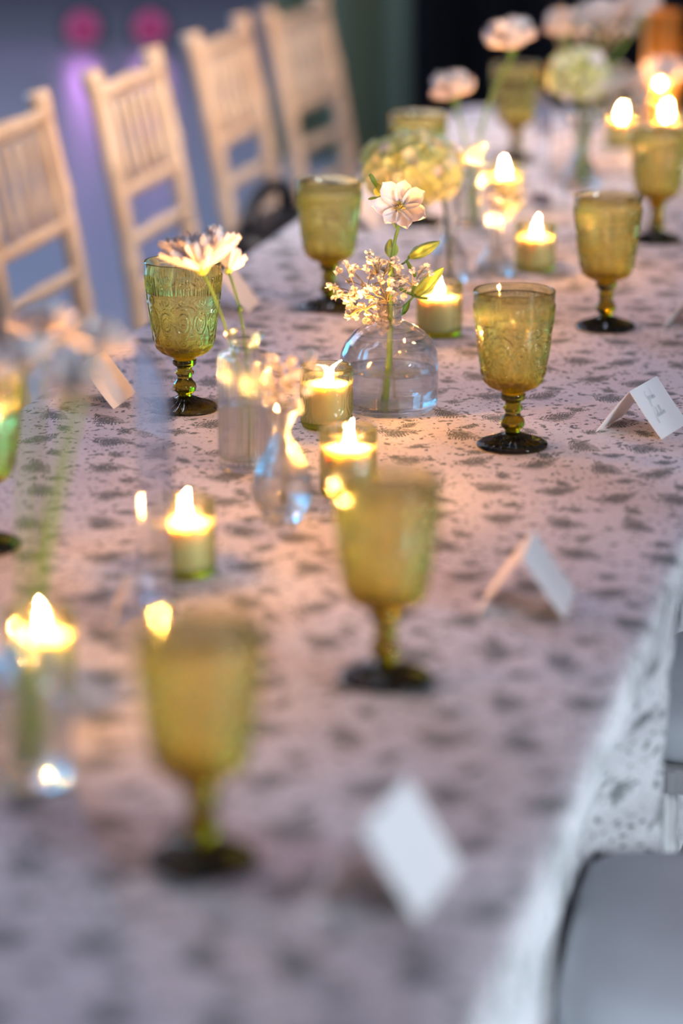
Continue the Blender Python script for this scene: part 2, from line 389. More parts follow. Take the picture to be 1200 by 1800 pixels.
# ------------------------------------------------------------------ goblets
BOWL = [(.0432, .168), (.0420, .150), (.0400, .1285), (.0376, .110), (.0352, .094), (.0338, .082), (.0325, .0765), (.0298, .0710), (.0245, .0660), (.0175, .0625), (.0125, .0600)]
INNER = [(.0412, .1675), (.0400, .150), (.0378, .1285), (.0352, .110), (.0328, .094), (.0308, .0825), (.0270, .0755), (.0200, .0720), (.0100, .0705), (.0004, .0700)]
NREP = 12
def ridge(d, w_): return math.exp(-(d/w_)**2)
def relief(r, z, a):
    Z = z*1000; s = (a*NREP/(2*PI)) % 1.0 - .5; cell = 2*PI*r*1000/NREP; X = s*cell; h = 0
    if 134 < Z < 158:      # palmettes with curling side ribs
        q = (Z-135)/20
        if q < 1.05:
            for c in (0.0, 2.4+2.2*q, 5.0+2.6*q*q, 8.4-.6*q): h = max(h, ridge(abs(X)-c, .80)*min(1, (1.05-q)*6))
            dx, dz = abs(X)-3.2, Z-146; h = max(h, ridge(math.hypot(dx, dz)-2.0, .8))
    if 122 < Z < 136:
        d = math.hypot(X, Z-129); h = max(h, ridge(d-3.9, .85), ridge(d, 1.5))
    if 84 < Z < 124:       # ovals inside a lattice of crossing bands
        e_ = math.hypot(X/ (cell*.40), (Z-104)/13.5)
        h = max(h, ridge((e_-1)*8, .9), ridge((e_-.55)*8, 1.1)*.8)
        if e_ < .35: h = max(h, .6)
        for k in (0, 1):
            zz = 104+18*math.cos((s+.5*k)*2*PI*.5*2/2)*(1 if k else -1)
            h = max(h, ridge((Z-104)-18*math.cos(PI*(s*1.0))*(1 if k else -1), 1.0)*.9)
    if 76 < Z < 87:
        d = math.hypot(X, Z-81.5); h = max(h, ridge(d-3.3, .85), ridge(d, 1.3))
    if 64 < Z < 76:
        q = (76-Z)/12
        for c in (1.2, 3.4, 5.8): h = max(h, ridge(abs(X)*(1+.5*q)-c*(1-.25*q), .75)*min(1, q*5))
    if 61 < Z < 64: h = max(h, .6*max(0, math.cos(a*NREP*4)))
    return r + h*.00135
prof_o = densify(BOWL[:-1], .00065); prof_i = densify(INNER, .006)
mb = MB(); SEG = 384
lathe(mb, [(.0424, .1688)]+prof_o+[(.0125, .0600), (.0128, .0585), (.0004, .0585)], SEG, lambda r, z, a: relief(r, z, a) if z < .1655 and r > .014 else r, cap=False)
split = len(mb.f)
lathe(mb, [(.0424, .1688), (.0416, .1686)]+prof_i, SEG, cap=False)
mb.f = [q[::-1] for q in mb.f[:split]]+mb.f[split:]
bowl_me = mb.mesh('bowl', 'olive')
mb = MB(); lathe(mb, [(.0004, .0590), (.0118, .0588), (.0136, .0575), (.0130, .0555), (.0136, .0535), (.0118, .0510), (.0088, .0495), (.0082, .0465), (.0100, .0440), (.0102, .0420), (.0086, .0395), (.0080, .0365), (.0092, .0340),
               (.0118, .0300), (.0126, .0262), (.0118, .0225), (.0090, .0195), (.0078, .0180), (.0086, .0165), (.0004, .0163)], 64,
              lambda r, z, a: r+(.0005*math.cos(a*20) if .021 < z < .032 else (.0004*math.cos(a*16) if .041 < z < .045 else 0)), cap=False)
mb.f = [q[::-1] for q in mb.f]
stem_me = mb.mesh('stem', 'olive_stem')
mb = MB(); lathe(mb, densify([(.0004, .0166), (.0085, .0166), (.0105, .0150), (.0160, .0118), (.0240, .0088), (.0310, .0066), (.0350, .0058), (.0372, .0048), (.0380, .0030), (.0375, .0012), (.0360, .0)], .0015)+[(.0004, .0)], 192,
              lambda r, z, a: r if z < .003 else r, cap=False)
for i, p in enumerate(mb.v):   # radial flutes on the upper face
    r = math.hypot(p[0], p[1]); a = math.atan2(p[1], p[0])
    if .012 < r < .035 and p[2] > .004: mb.v[i] = (p[0], p[1], p[2]+.0011*math.cos(a*24))
mb.f = [q[::-1] for q in mb.f]
foot_me = mb.mesh('foot', 'olive_foot')
_w = {}
def water_in(level, inner, name='water', seg=64, mat='water', over=.00015):
    key = (level, id(inner))
    if key in _w: return _w[key]
    pr = [(0.0004, level-.0002), (interp(inner, level)*.93, level-.0002), (interp(inner, level)+over, level+.0006)]
    pr += [(r+over, z-over*.5) for r, z in densify([(interp(inner, level), level)]+[p for p in inner if p[1] < level-.0005], .004)[1:]]
    mb = MB(); lathe(mb, pr, seg, cap=False); mb.f = [q[::-1] for q in mb.f]
    _w[key] = mb.mesh(name, mat); return _w[key]
GOB = [  # x, y, water level, rz, label
 (-.497, 3.013, .1605, .1, 'full olive goblet standing left of the place card with handwriting'),
 (-.882, 3.103, .1350, .0, 'green goblet with crisp embossed pattern behind the single chrysanthemum'),
 (-.505, 1.804, .1600, .4, 'nearest and largest olive goblet, strongly blurred, full of water'),
 (-.465, 2.213, .1560, .7, 'blurred olive goblet beside the lit votive and the faceted bud vase'),
 (-.487, 3.661, .1620, .2, 'olive goblet on the right side of the table, behind the one near the written card'),
 (-.857, 3.711, .1570, .9, 'teal and yellow tinted goblet behind the baby\'s breath, near the black bag'),
 (-.502, 4.316, .1600, .5, 'small looking olive goblet furthest back at the right edge of the table'),
 (-.915, 2.516, .1350, .3, 'blurred goblet cut by the left picture edge, below the small white daisies'),
 (-.874, 4.387, .1550, .6, 'goblet half hidden behind the big lime hydrangea'),
 (-.838, 5.066, .1550, .1, 'faint dark teal goblet far back behind the two carnations'),
]
for i, (x, y, wl, rz, lab) in enumerate(GOB):
    t = thing('goblet', (x, y, TOP), lab, 'goblet', 'pressed glass water goblets', rz)
    put('bowl', bowl_me, t); put('stem', stem_me, t); put('foot', foot_me, t); put('water', water_in(wl, INNER), t)

# ------------------------------------------------------------------ votive candles
JO = [(.0285, .0670), (.0288, .0600), (.0284, .0550), (.0280, .0300), (.0278, .0060), (.0265, .0010)]
JI = [(.0262, .0670), (.0258, .0550), (.0255, .0300), (.0250, .0080), (.0230, .0062), (.0004, .0060)]
def jar_relief(r, z, a):
    Z = z*1000; s = (a*24/(2*PI)) % 1.0-.5; X = s*2*PI*r*1000/24; h = 0
    if 60 < Z < 65: h = ridge(Z-62.5, 1.2)
    for zc, k in ((56.5, 0), (51.5, .5)):
        s2 = (a*24/(2*PI)+k) % 1.0-.5; X2 = s2*2*PI*r*1000/24
        h = max(h, ridge(math.hypot(X2, (Z-zc)*.6), 1.5))
    s3 = (a*8/(2*PI)) % 1.0-.5; X3 = s3*2*PI*r*1000/8
    if 14 < Z < 48:
        e_ = math.hypot(X3/9.5, (Z-31)/15); h = max(h, ridge((e_-1)*9, .9), ridge((e_-.6)*9, .9)*.7, ridge(math.hypot(X3, Z-31), 2.5))
    if 3 < Z < 13: h = max(h, max(0, math.cos(a*36))*.8)
    return r+h*.0009
mb = MB()
lathe(mb, [(.0276, .0680)]+densify(JO, .0014)+[(.0250, 0), (.0004, 0)], 192, lambda r, z, a: jar_relief(r, z, a) if r > .026 and z < .066 else r, cap=False)
k1 = len(mb.f); lathe(mb, [(.0276, .0680)]+densify(JI, .006), 192, cap=False)
mb.f = [q[::-1] for q in mb.f[:k1]]+mb.f[k1:]
jar_me = mb.mesh('votive_jar', 'jar')
WX = [(.0004, .0455), (.006, .0458), (.016, .0462), (.0215, .0475), (.0232, .0485), (.0238, .0470), (.0238, .0080), (.0225, .0066), (.0004, .0066)]
mb = MB(); lathe(mb, WX, 48, cap=False); mb.f = [q[::-1] for q in mb.f]; wax_me = mb.mesh('wax', 'wax')
def flame_mesh(bend, h=.027, r=.0034):
    mb = MB(); n = 9; v = []; seg = 10
    for i in range(n+1):
        t = i/n; rr = r*(math.sin(PI*min(1, t*1.0+.001)**.62))**.9*(1-.25*t)+.00008
        cx, cy_ = bend[0]*t*t, bend[1]*t*t
        for k in range(seg): a = 2*PI*k/seg; v.append((cx+rr*math.cos(a), cy_+rr*math.sin(a), h*t*(1-.25*math.hypot(*bend)/h*t)))
    f = [(i*seg+k, i*seg+(k+1) % seg, (i+1)*seg+(k+1) % seg, (i+1)*seg+k) for i in range(n) for k in range(seg)]
    mb.add(v, f); return mb.mesh('flame', 'flame')
FL = [flame_mesh(b) for b in ((.004, 0), (.016, .002), (.003, .001), (-.002, .001))]
mb = MB(); tube(mb, [(0, 0, .0440), (.0004, 0, .0500), (.0012, 0, .0525)], .0007, 6); wick_me = mb.mesh('wick', 'wick')
VOT = [  # x, y, flame, scale z, text
 (-.623, 2.780, 0, 1.02, 'between the faceted bud vase and the low round vase'),
 (-.710, 3.060, 1, 1.0, 'just behind the baby\'s breath, left of the low round vase'),
 (-.706, 2.474, 2, 1.02, 'beside the clear acrylic panel in the left middle'),
 (-.725, 2.121, 2, 1.02, 'very blurred at the lower left picture edge'),
 (-.684, 3.572, 3, 1.0, 'behind the lowest long bud, right of the low round vase'),
 (-.638, 4.038, 0, 1.0, 'right of the slender clear bottle, behind the full goblet'),
 (-.774, 4.576, 3, 1.0, 'far back beside the distant acrylic panel'),
 (-.683, 5.281, 0, 1.0, 'at the far end of the table under the distant flowers'),
 (-.607, 5.320, 2, 1.0, 'at the table\'s far end beside the tall amber glass'),
]
for i, (x, y, fk, s, txt) in enumerate(VOT):
    o = put('votive_jar', jar_me, None, (x, y, TOP), (0, 0, i*.3), (1, 1, s)); tag(o, 'green glass votive jar ' + txt, 'candle jar', 'green glass votive jars')
    t = thing('votive_candle', (x, y, TOP), 'lit candle in the jar ' + txt, 'candle', 'lit ivory votive candles')
    put('wax', wax_me, t); put('wick', wick_me, t); put('flame', FL[fk], t, (.0006, 0, .0512))

# ------------------------------------------------------------------ clear vases
def vessel(name, outer, inner, loc, label, level=None, rfun=None, seg=72, mat='clear', cat='vase', rz=0, step=.004):
    """outer from lip down to the base centre, inner from lip down to the inner base centre"""
    t = thing(name, (loc[0], loc[1], TOP), label, cat, None, rz)
    mb = MB(); lathe(mb, densify(outer, step), seg, rfun, cap=False); k = len(mb.f)
    lathe(mb, [outer[0]]+densify(inner, step), seg, None, cap=False)
    mb.f = [q[::-1] for q in mb.f[:k]]+mb.f[k:]
    mb.obj('glass_body', mat, t)
    if level: put('water', water_in(level, inner, seg=seg), t)
    return t
# ribbed bottle
o_ = [(.0188, .1440), (.0200, .1425), (.0203, .1400), (.0190, .1370), (.0150, .1350), (.0142, .1310), (.0150, .1255), (.0230, .1230), (.0265, .1205), (.0272, .1160), (.0272, .0600), (.0270, .0120), (.0275, .0085), (.0270, .0020), (.0250, 0), (.0004, 0)]
i_ = [(.0165, .1435), (.0120, .1370), (.0115, .1300), (.0130, .1240), (.0225, .1210), (.0245, .1160), (.0245, .0600), (.0242, .0140), (.0200, .0110), (.0004, .0105)]
B1 = vessel('ribbed_bottle', o_, i_, (-.749, 2.858), 'clear vertically ribbed bottle holding the single white chrysanthemum', .070,
            lambda r, z, a: r+(.0007*math.cos(a*30) if .014 < z < .120 and r > .02 else 0), 240)
# faceted bud vase
o_ = [(.0160, .1120), (.0172, .1110), (.0165, .1090), (.0120, .1000), (.0088, .0900), (.0086, .0860), (.0120, .0760), (.0200, .0600), (.0275, .0440), (.0305, .0320), (.0290, .0210), (.0235, .0100), (.0195, .0050), (.0195, .0010), (.0185, 0), (.0004, 0)]
i_ = [(.0140, .1110), (.0095, .1000), (.0065, .0900), (.0062, .0860), (.0095, .0760), (.0175, .0600), (.0245, .0440), (.0270, .0320), (.0250, .0210), (.0180, .0130), (.0004, .0110)]
def facet(r, z, a):
    if z > .068 or z < .008: return r
    k = 12; row = math.floor(z/.012); s = ((a*k/(2*PI)+.5*(row % 2)) % 1.0)-.5; q = (z/.012) % 1.0-.5
    return r*(1-.10*(abs(s)+abs(q)*.6))+.001
B2 = vessel('faceted_bud_vase', o_, i_, (-.664, 2.673), 'small clear diamond cut bud vase with blurred baby\'s breath', .040, facet, 96, step=.003)
# low round vase
o_ = [(.0150, .1220), (.0165, .1210), (.0158, .1190), (.0135, .1150), (.0132, .1060), (.0150, .1010), (.0260, .0960), (.0390, .0880), (.0485, .0770), (.0535, .0660), (.0548, .0580), (.0548, .0180), (.0540, .0080), (.0500, .0020), (.0460, 0), (.0004, 0)]
i_ = [(.0135, .1210), (.0112, .1150), (.0110, .1050), (.0130, .0985), (.0250, .0935), (.0375, .0855), (.0465, .0750), (.0512, .0645), (.0524, .0560), (.0524, .0180), (.0500, .0100), (.0430, .0070), (.0004, .0065)]
B3 = vessel('low_round_vase', o_, i_, (-.661, 3.158), 'wide low clear vase with domed shoulders and a short neck', .046, None, 96, step=.003)
# bottle with hydrangea
o_ = [(.0100, .1500), (.0115, .1490), (.0110, .1460), (.0092, .1420), (.0092, .0700), (.0110, .0600), (.0180, .0500), (.0240, .0400), (.0255, .0300), (.0250, .0060), (.0230, 0), (.0004, 0)]
i_ = [(.0088, .1490), (.0075, .1420), (.0075, .0700), (.0090, .0610), (.0160, .0500), (.0215, .0400), (.0230, .0300), (.0225, .0080), (.0004, .0060)]
B4 = vessel('long_neck_bottle', o_, i_, (-.738, 3.928), 'clear long necked bottle holding the big lime hydrangea', .040, None, 48, 'clear_soft')
B5 = vessel('cone_bottle', [(.0112, .1080), (.0125, .1070), (.0120, .1050), (.0098, .1020), (.0098, .0420), (.0130, .0360), (.0230, .0210), (.0260, .0120), (.0255, .0020), (.0240, 0), (.0004, 0)],
            [(.0100, .1070), (.0082, .1020), (.0082, .0420), (.0110, .0350), (.0205, .0210), (.0235, .0120), (.0225, .0060), (.0004, .0050)],
            (-.688, 3.991), 'small clear cone shouldered bottle with thin twigs, left of a votive', .018, None, 48, 'clear_soft')
B6 = vessel('tall_clear_bottle', [(.0150, .1240), (.0165, .1230), (.0160, .1205), (.0130, .1180), (.0125, .0980), (.0150, .0900), (.0240, .0780), (.0290, .0640), (.0300, .0500), (.0300, .0040), (.0280, 0), (.0004, 0)],
            [(.0135, .1230), (.0105, .1180), (.0105, .0980), (.0130, .0890), (.0220, .0770), (.0265, .0640), (.0275, .0500), (.0272, .0080), (.0004, .0070)],
            (-.787, 4.380), 'clear round shouldered bottle holding two blush carnations', .055, None, 48, 'clear_soft')
B7 = vessel('flared_clear_vase', [(.0240, .1150), (.0255, .1140), (.0245, .1110), (.0150, .0850), (.0120, .0700), (.0140, .0550), (.0230, .0350), (.0290, .0180), (.0290, .0030), (.0270, 0), (.0004, 0)],
            [(.0225, .1140), (.0130, .0850), (.0100, .0700), (.0120, .0550), (.0205, .0350), (.0262, .0180), (.0255, .0080), (.0004, .0070)],
            (-.684, 4.793), 'flared clear vase under the distant hydrangea and carnations', .045, None, 48, 'clear_soft')
B8 = vessel('wide_clear_bottle', [(.0170, .1150), (.0185, .1140), (.0180, .1110), (.0150, .1080), (.0150, .0980), (.0220, .0910), (.0300, .0840), (.0325, .0740), (.0325, .0060), (.0300, 0), (.0004, 0)],
            [(.0150, .1140), (.0125, .1080), (.0125, .0980), (.0200, .0885), (.0275, .0820), (.0295, .0740), (.0295, .0130), (.0270, .0100), (.0004, .0095)],
            (-.672, 1.935), 'blurred clear bottle in the lower left corner holding small white daisies', .060, None, 64, 'clear_soft')
# tall amber hurricane glass
vessel('amber_hurricane', [(.0330, .2350), (.0345, .2340), (.0340, .2250), (.0330, .1500), (.0330, .0100), (.0310, 0), (.0004, 0)],
       [(.0318, .2340), (.0315, .2250), (.0308, .1500), (.0308, .0150), (.0004, .0080)], (-.625, 5.375), 'tall amber glass cylinder at the far end of the table', None, None, 48, 'amber', 'candle holder')

# ------------------------------------------------------------------ acrylic panels
def panel(x0, y0, x1, y1, h, label):
    t = thing('acrylic_sign', ((x0+x1)/2, (y0+y1)/2, TOP), label, 'table sign', 'acrylic table signs', math.atan2(y1-y0, x1-x0))
    L = math.hypot(x1-x0, y1-y0)/2
    mb = MB(); n = 8; pts = [(-L, 0), (L, 0)]
    out = [(-L, .004), (L, .004)]+[(L-.03+.03*math.cos(a), h-.03+.03*math.sin(a)) for a in np.linspace(0, PI/2, n)]+[(-L+.03+.03*math.cos(a), h-.03+.03*math.sin(a)) for a in np.linspace(PI/2, PI, n)]
    k = len(out); v = [(x, -.0016, z) for x, z in out]+[(x, .0016, z) for x, z in out]
    f = [tuple(range(k)), tuple(range(2*k-1, k-1, -1))]+[(i, k+i, k+(i+1) % k, (i+1) % k) for i in range(k)]
    mb.add(v, f); mb.obj('panel', 'acrylic', t, False)
    mb = MB(); box(mb, -.030, .030, -.014, -.0018, 0, .010); box(mb, -.030, .030, .0018, .014, 0, .010); box(mb, -.030, .030, -.014, .014, -.0002, .0036); mb.obj('stand', 'acrylic', t, False)
panel(-.738, 2.442, -.662, 2.278, .225, 'clear acrylic sign seen almost edge on, between goblet and votive at left')
panel(-.750, 4.716, -.698, 4.544, .175, 'distant clear acrylic sign reflecting violet light beside a candle flame')

# ------------------------------------------------------------------ place cards
def tent(corner, ang, label, writing=False, wl=.086, leg=.062, foot=.076, curl=.0, flip=1):
    """corner = world point of the near foot of the right leg; ang = direction of the fold"""
    d = Vector((math.cos(ang), math.sin(ang), 0)); s = Vector((math.sin(ang), -math.cos(ang), 0))   # s points to the right of the fold
    hgt = math.sqrt(leg*leg-foot*foot/4); t = .0005
    org = Vector((corner[0], corner[1], 0))-s*foot/2
    o = thing('place_card', (org.x, org.y, TOP), label, 'place card', 'folded white place cards', ang-PI/2)
    # local frame: x to the right, y along the fold
    mb = MB(); N = 8; v = []
    prof = [(foot/2*q, hgt*(1-q)-.001*math.sin(PI*q)) for q in [1-i/N for i in range(N+1)]]+[(-foot/2*q, hgt*(1-q)+.0015*math.sin(PI*q)) for q in [(i+1)/N for i in range(N)]]
    k = len(prof)
    nr = []
    for i in range(k):
        a = prof[max(0, i-1)]; b = prof[min(k-1, i+1)]; nx, nz = -(b[1]-a[1]), (b[0]-a[0]); l = math.hypot(nx, nz); nr.append((-nx/l*t, -nz/l*t))
    for y in (0, wl):
        for (x, z), (nx, nz) in zip(prof, nr): v.append((x, y, z+.0004))
        for (x, z), (nx, nz) in zip(prof, nr): v.append((x-nx*-1*-1, y, z-abs(nz)+.0004) if False else (x*(1-.012), y, z-t*1.2+.0004 if z > .003 else z+.0004))
    f = []
    for i in range(k-1):
        f += [(i, i+1, 2*k+i+1, 2*k+i)[::-1], (k+i, 3*k+i, 3*k+i+1, k+i+1)[::-1], (i, k+i, k+i+1, i+1)[::-1], (2*k+i, 2*k+i+1, 3*k+i+1, 3*k+i)[::-1]]
    f += [(0, 2*k, 3*k, k), (k-1, 2*k-1, 4*k-1, 3*k-1)]
    mb.add(v, f); mb.obj('folded_card', 'card', o, False)
    if writing:
        # two handwritten lines drawn with pen strokes, on the right-hand leg
        ex = Vector((0, 1, 0)); dn = Vector((foot/2, 0, -hgt)).normalized(); nrm = ex.cross(dn); nrm = nrm if nrm.z > 0 else -nrm
        top = Vector((0, 0, hgt+.0004))
        G = {'G': [(.55, .95), (.25, 1.0), (.05, .6), (.15, .2), (.42, .25), (.5, .55), (.42, -.3), (.2, -.6), (.1, -.35), (.5, .1)],
             'o': [(.3, .42), (.08, .35), (.08, .08), (.3, .05), (.38, .3), (.3, .42), (.5, .36)],
             'r': [(0, .1), (.12, .45), (.2, .38), (.34, .4), (.3, .1), (.42, .1)],
             'd': [(.34, .4), (.1, .32), (.08, .05), (.3, .08), (.42, .5), (.55, 1.15), (.4, .4), (.38, .08), (.52, .12)],
             'u': [(0, .12), (.1, .42), (.08, .1), (.22, .06), (.36, .4), (.36, .1), (.62, .2)],
             'C': [(.7, 1.0), (.45, .9), (.15, .3), (.0, -.4), (.15, -.55), (.4, .0), (.5, .12)],
             'a': [(.34, .4), (.1, .32), (.08, .05), (.3, .1), (.36, .4), (.38, .08), (.5, .12)],
             'b': [(0, .12), (.25, .7), (.3, 1.1), (.15, .8), (.1, .1), (.3, .06), (.36, .32), (.2, .34), (.5, .3)],
             'l': [(0, .12), (.22, .7), (.25, 1.1), (.12, .8), (.12, .08), (.3, .12)],
             'e': [(0, .15), (.26, .28), (.2, .44), (.08, .3), (.12, .06), (.36, .12)],
             'n': [(0, .08), (.08, .42), (.08, .08), (.24, .42), (.32, .36), (.34, .08), (.62, .2)]}
        mb = MB()
        for word, x0, y0, sz in (('Gordu', .026, .020, .0125), ('Caballen', .019, .040, .0120)):
            cx = x0
            for ch in word:
                pts = G[ch]
                dense = []
                for i in range(len(pts)-1):
                    p0 = pts[max(0, i-1)]; p1 = pts[i]; p2 = pts[i+1]; p3 = pts[min(len(pts)-1, i+2)]
                    for q in range(4):
                        u = q/4; dense.append(tuple(.5*((2*p1[c])+(-p0[c]+p2[c])*u+(2*p0[c]-5*p1[c]+4*p2[c]-p3[c])*u*u+(-p0[c]+3*p1[c]-3*p2[c]+p3[c])*u**3) for c in (0, 1)))
                dense.append(pts[-1])
                P3 = [top+ex*(cx+(p[0]+.18*p[1])*sz*.72)+dn*(y0-p[1]*sz*.9)+nrm*.0012 for p in dense]
                tube(mb, P3, .00016, 4)
                cx += (pts[-1][0])*sz*.72
        mb.obj('handwriting', 'ink', o)
    return o
R = math.radians
tent((-.346, 3.078), R(77), 'folded white place card with two lines of grey handwriting near the right picture edge', True)
tent((-.349, 2.407), R(93), 'blurred white place card with a warm lit left leaf, near the table edge', wl=.092, leg=.066)
tent((-.342, 1.734), R(85), 'very blurred white place card nearest the viewer', wl=.102, leg=.070)
tent((-.960, 3.086), R(89), 'white place card behind the small daisies on the far side')
tent((-.951, 3.650), R(94), 'white place card behind the chrysanthemum stems')
tent((-.342, 3.660), R(80), 'white place card cut off by the right picture edge behind the written one')
tent((-.934, 4.330), R(92), 'faint white place card far back on the chair side, near the hydrangea')
tent((-.690, 2.300), R(112), 'small white card leaning at the foot of the acrylic sign', wl=.030, leg=.045, foot=.030)

# ------------------------------------------------------------------ flowers
def petal_mesh(name, L, W, mat, cup=.2, curl=.25, nu=6, nv=4, tip=.5, ruffle=0, seed=0):
    """petal along +Z from the origin, facing +Y (cupped), shared by many petals"""
    rnd = random.Random(seed); v = []; f = []
    ph = [rnd.uniform(0, 6) for _ in range(3)]
    for i in range(nu+1):
        t = i/nu; wd = W/2*min(1, (.12+t/.62)**tip)*math.sqrt(max(.02, 1-max(0, (t-.62)/.38)**2))
        for j in range(nv+1):
            s = j/nv*2-1
            y = cup*L*(s*s)*.25 + curl*L*t*t + ruffle*t*math.sin(s*9+ph[0])*W*.2
            z = L*t + ruffle*t*t*L*.10*math.sin(s*13+ph[1])
            v.append((s*wd, y, z))
    for i in range(nu):
        for j in range(nv):
            a = i*(nv+1)+j; f.append((a, a+1, a+nv+2, a+nv+1))
    return MB().add(v, f).mesh(name, mat)
def place_petals(parent, me, name, n, theta, center, axis_m, r0=0, jit=.06, phase=0, sc=1.0, rnd=random, zo=0):
    """n petals leaving the flower axis at angle theta"""
    for k in range(n):
        a = 2*PI*k/n+phase+rnd.uniform(-jit, jit)*3; th = theta+rnd.uniform(-jit, jit)*2.5
        m = axis_m @ Matrix.Rotation(a, 4, 'Z') @ Matrix.Translation((0, -r0, zo)) @ Matrix.Rotation(th, 4, 'X')
        s = sc*(1+rnd.uniform(-.1, .1))
        put(name, me, parent, mat=Matrix.Translation(center) @ m @ Matrix.Scale(s, 4))
mum_me = petal_mesh('petal', .043, .0092, 'petal_white', .55, .14, 7, 3, .5)
def chrysanthemum(base, head, axis, label, ctrl=None, size=1.0, group=None, layers=((13, 66), (16, 52), (16, 40), (13, 28), (8, 15)), seed=1, stemmat='stem', stem_r=.0016):
    rnd = random.Random(seed)
    base = Vector(base); head = Vector(head); t = thing('daisy' if size < .9 else 'chrysanthemum', base, label, 'flower', group)
    H_ = head-base; ctrl = Vector(ctrl)-base if ctrl else H_*.5
    mb = MB(); tube(mb, bez((0, 0, 0), ctrl, H_, 12), stem_r, 8); mb.obj('stem', stemmat, t)
    A = frame_to(axis)
    for i, (n, th) in enumerate(layers):
        place_petals(t, mum_me, 'petal', n, R(th), H_, A, .002, .05, i*.4, size*(1-.08*i), rnd)
    mb = MB(); lathe(mb, [(.0004, -.004), (.003, -.0035), (.006, -.001), (.0085, .003), (.0075, .006), (.0004, .005)], 12, cap=False)
    mb.v = [tuple(H_+(A @ Vector(p))*size) for p in mb.v]; mb.obj('calyx', 'bud', t)
    return t
ZB = TOP
chrysanthemum((-.757, 2.866, ZB+.0125), (-.796, 2.872, .953), (-.16, -.12, 1), 'large white chrysanthemum head seen from the side, leaning left over the goblet rim', (-.745, 2.862, .86), 1.12, seed=3)
# second stem with a bloom turned away, hidden behind the first
t = thing('chrysanthemum_side_bloom', (-.742, 2.846, ZB+.0125), 'smaller white bloom on a green stem tucked behind the big chrysanthemum', 'flower')
hd = Vector((-.783, 2.925, .944))-Vector(t.location)
mb = MB(); tube(mb, bez((0, 0, 0), (.0, .02, .13), hd, 12), .0014, 8); mb.obj('stem', 'stem', t)
mb = MB(); nd_ = bez((0, 0, 0), (.0, .02, .13), hd, 12)[8]; tube(mb, [nd_+Vector((0, 0, -.004)), nd_+Vector((0.0005, 0, 0)), nd_+Vector((0, 0, .004))], [.0014, .0030, .0014], 8); mb.obj('node', 'leaf', t)
place_petals(t, mum_me, 'petal', 11, R(50), hd, frame_to((.2, .7, 1)), .001, .06, .2, .62, random.Random(5))
place_petals(t, mum_me, 'petal', 7, R(25), hd, frame_to((.2, .7, 1)), .001, .06, .2, .6, random.Random(6))
mb = MB(); tube(mb, [hd-Vector((0, 0, .004)), hd, hd+Vector((0, 0, .004))], [.002, .0045, .002], 8); mb.obj('calyx', 'bud', t)

# small white daisies at lower left
D = [((-.773, 2.292, 1.008), (-.05, -.3, 1), 'upper left small white daisy, its head against the chair legs'),
     ((-.713, 2.252, 1.004), (.2, -.2, 1), 'small white daisy at the right of the blurred bunch'),
     ((-.712, 2.060, 1.030), (-.3, -.3, 1), 'small white daisy cut by the left picture edge'),
     ((-.701, 2.147, 1.000), (.1, -.7, .7), 'lowest small white daisy, in front of the white place card')]
for i, (h, ax, lab) in enumerate(D):
    an = i*PI/2+.4; b = (-.672+.006*math.cos(an), 1.935+.006*math.sin(an), ZB+.012)
    chrysanthemum(b, h, ax, lab, (-.672+.004*math.cos(an), 1.95, .90), .66, 'small white daisies in the blurred bottle', ((14, 84), (12, 64), (8, 40)), seed=10+i, stemmat='bud', stem_r=.0022)

# hellebore-like bloom with buds
def bud(mb, p, d, L, W, ribs=5):
    A = frame_to(d); q = MB()
    lathe(q, [(.0003, 0), (W*.28, L*.04), (W*.46, L*.22), (W*.50, L*.42), (W*.42, L*.65), (W*.26, L*.85), (W*.12, L*.96), (.0003, L*1.02)], 30, lambda r, z, a: r*(1+.20*math.cos(a*ribs)), cap=False)
    mb.add([Vector(p)+A @ Vector(x) for x in q.v], [x[::-1] for x in q.f]); return mb
leaf_me = petal_mesh('leaf', .024, .0085, 'leaf', .6, .18, 6, 4, .8)
base = Vector((-.665, 3.158, ZB+.010)); t = thing('bellflower_stem', base, 'stem with one open white scalloped bloom and lime buds in the low round vase', 'flower')
head = Vector((-.660, 3.212, .968))-base
mb = MB(); P1 = bez((0, 0, 0), (.006, .000, .060), (.004, .006, .12), 8)+bez((.004, .006, .12), (.0, .02, .17), head+Vector((0, .004, -.012)), 8)[1:]
tube(mb, P1, [.0032]*6+[.0026]*5+[.0020]*4, 10); mb.obj('stem', 'stem', t)
bell_me = petal_mesh('petal', .034, .0215, 'petal_white', .8, .16, 8, 6, .62)
CAMV = Vector((.213, -.942, .33)).normalized()
place_petals(t, bell_me, 'petal', 7, R(66), head, frame_to((CAMV.x-.05, CAMV.y, CAMV.z+.10)), .002, .02, .25, 1.0, random.Random(2))
mb = MB(); rr = random.Random(4)
for k in range(26):
    a = rr.uniform(0, 2*PI); q = rr.uniform(0, .0075); A = frame_to((CAMV.x-.05, CAMV.y, CAMV.z+.1))
    tube(mb, [head+A @ Vector((0, 0, .002)), head+A @ Vector((q*math.cos(a), q*math.sin(a), .012+rr.uniform(0, .003)))], [.0005, .0011], 5)
mb.obj('stamens', 'pollen', t)['kind'] = 'stuff'
def lp(p): return Vector(p)-base
for p, d, L, W in (((-.648, 3.206, .915), (.75, -.1, .42), .040, .013), ((-.640, 3.200, .874), (.62, -.1, .62), .046, .015), ((-.668, 3.206, .914), (-.1, -.1, 1), .021, .014), ((-.684, 3.210, .982), (-.1, 0, 1), .014, .010)):
    mb = MB(); bud(mb, lp(p), d, L, W); b = mb.obj('bud', 'bud', t)
mb = MB()
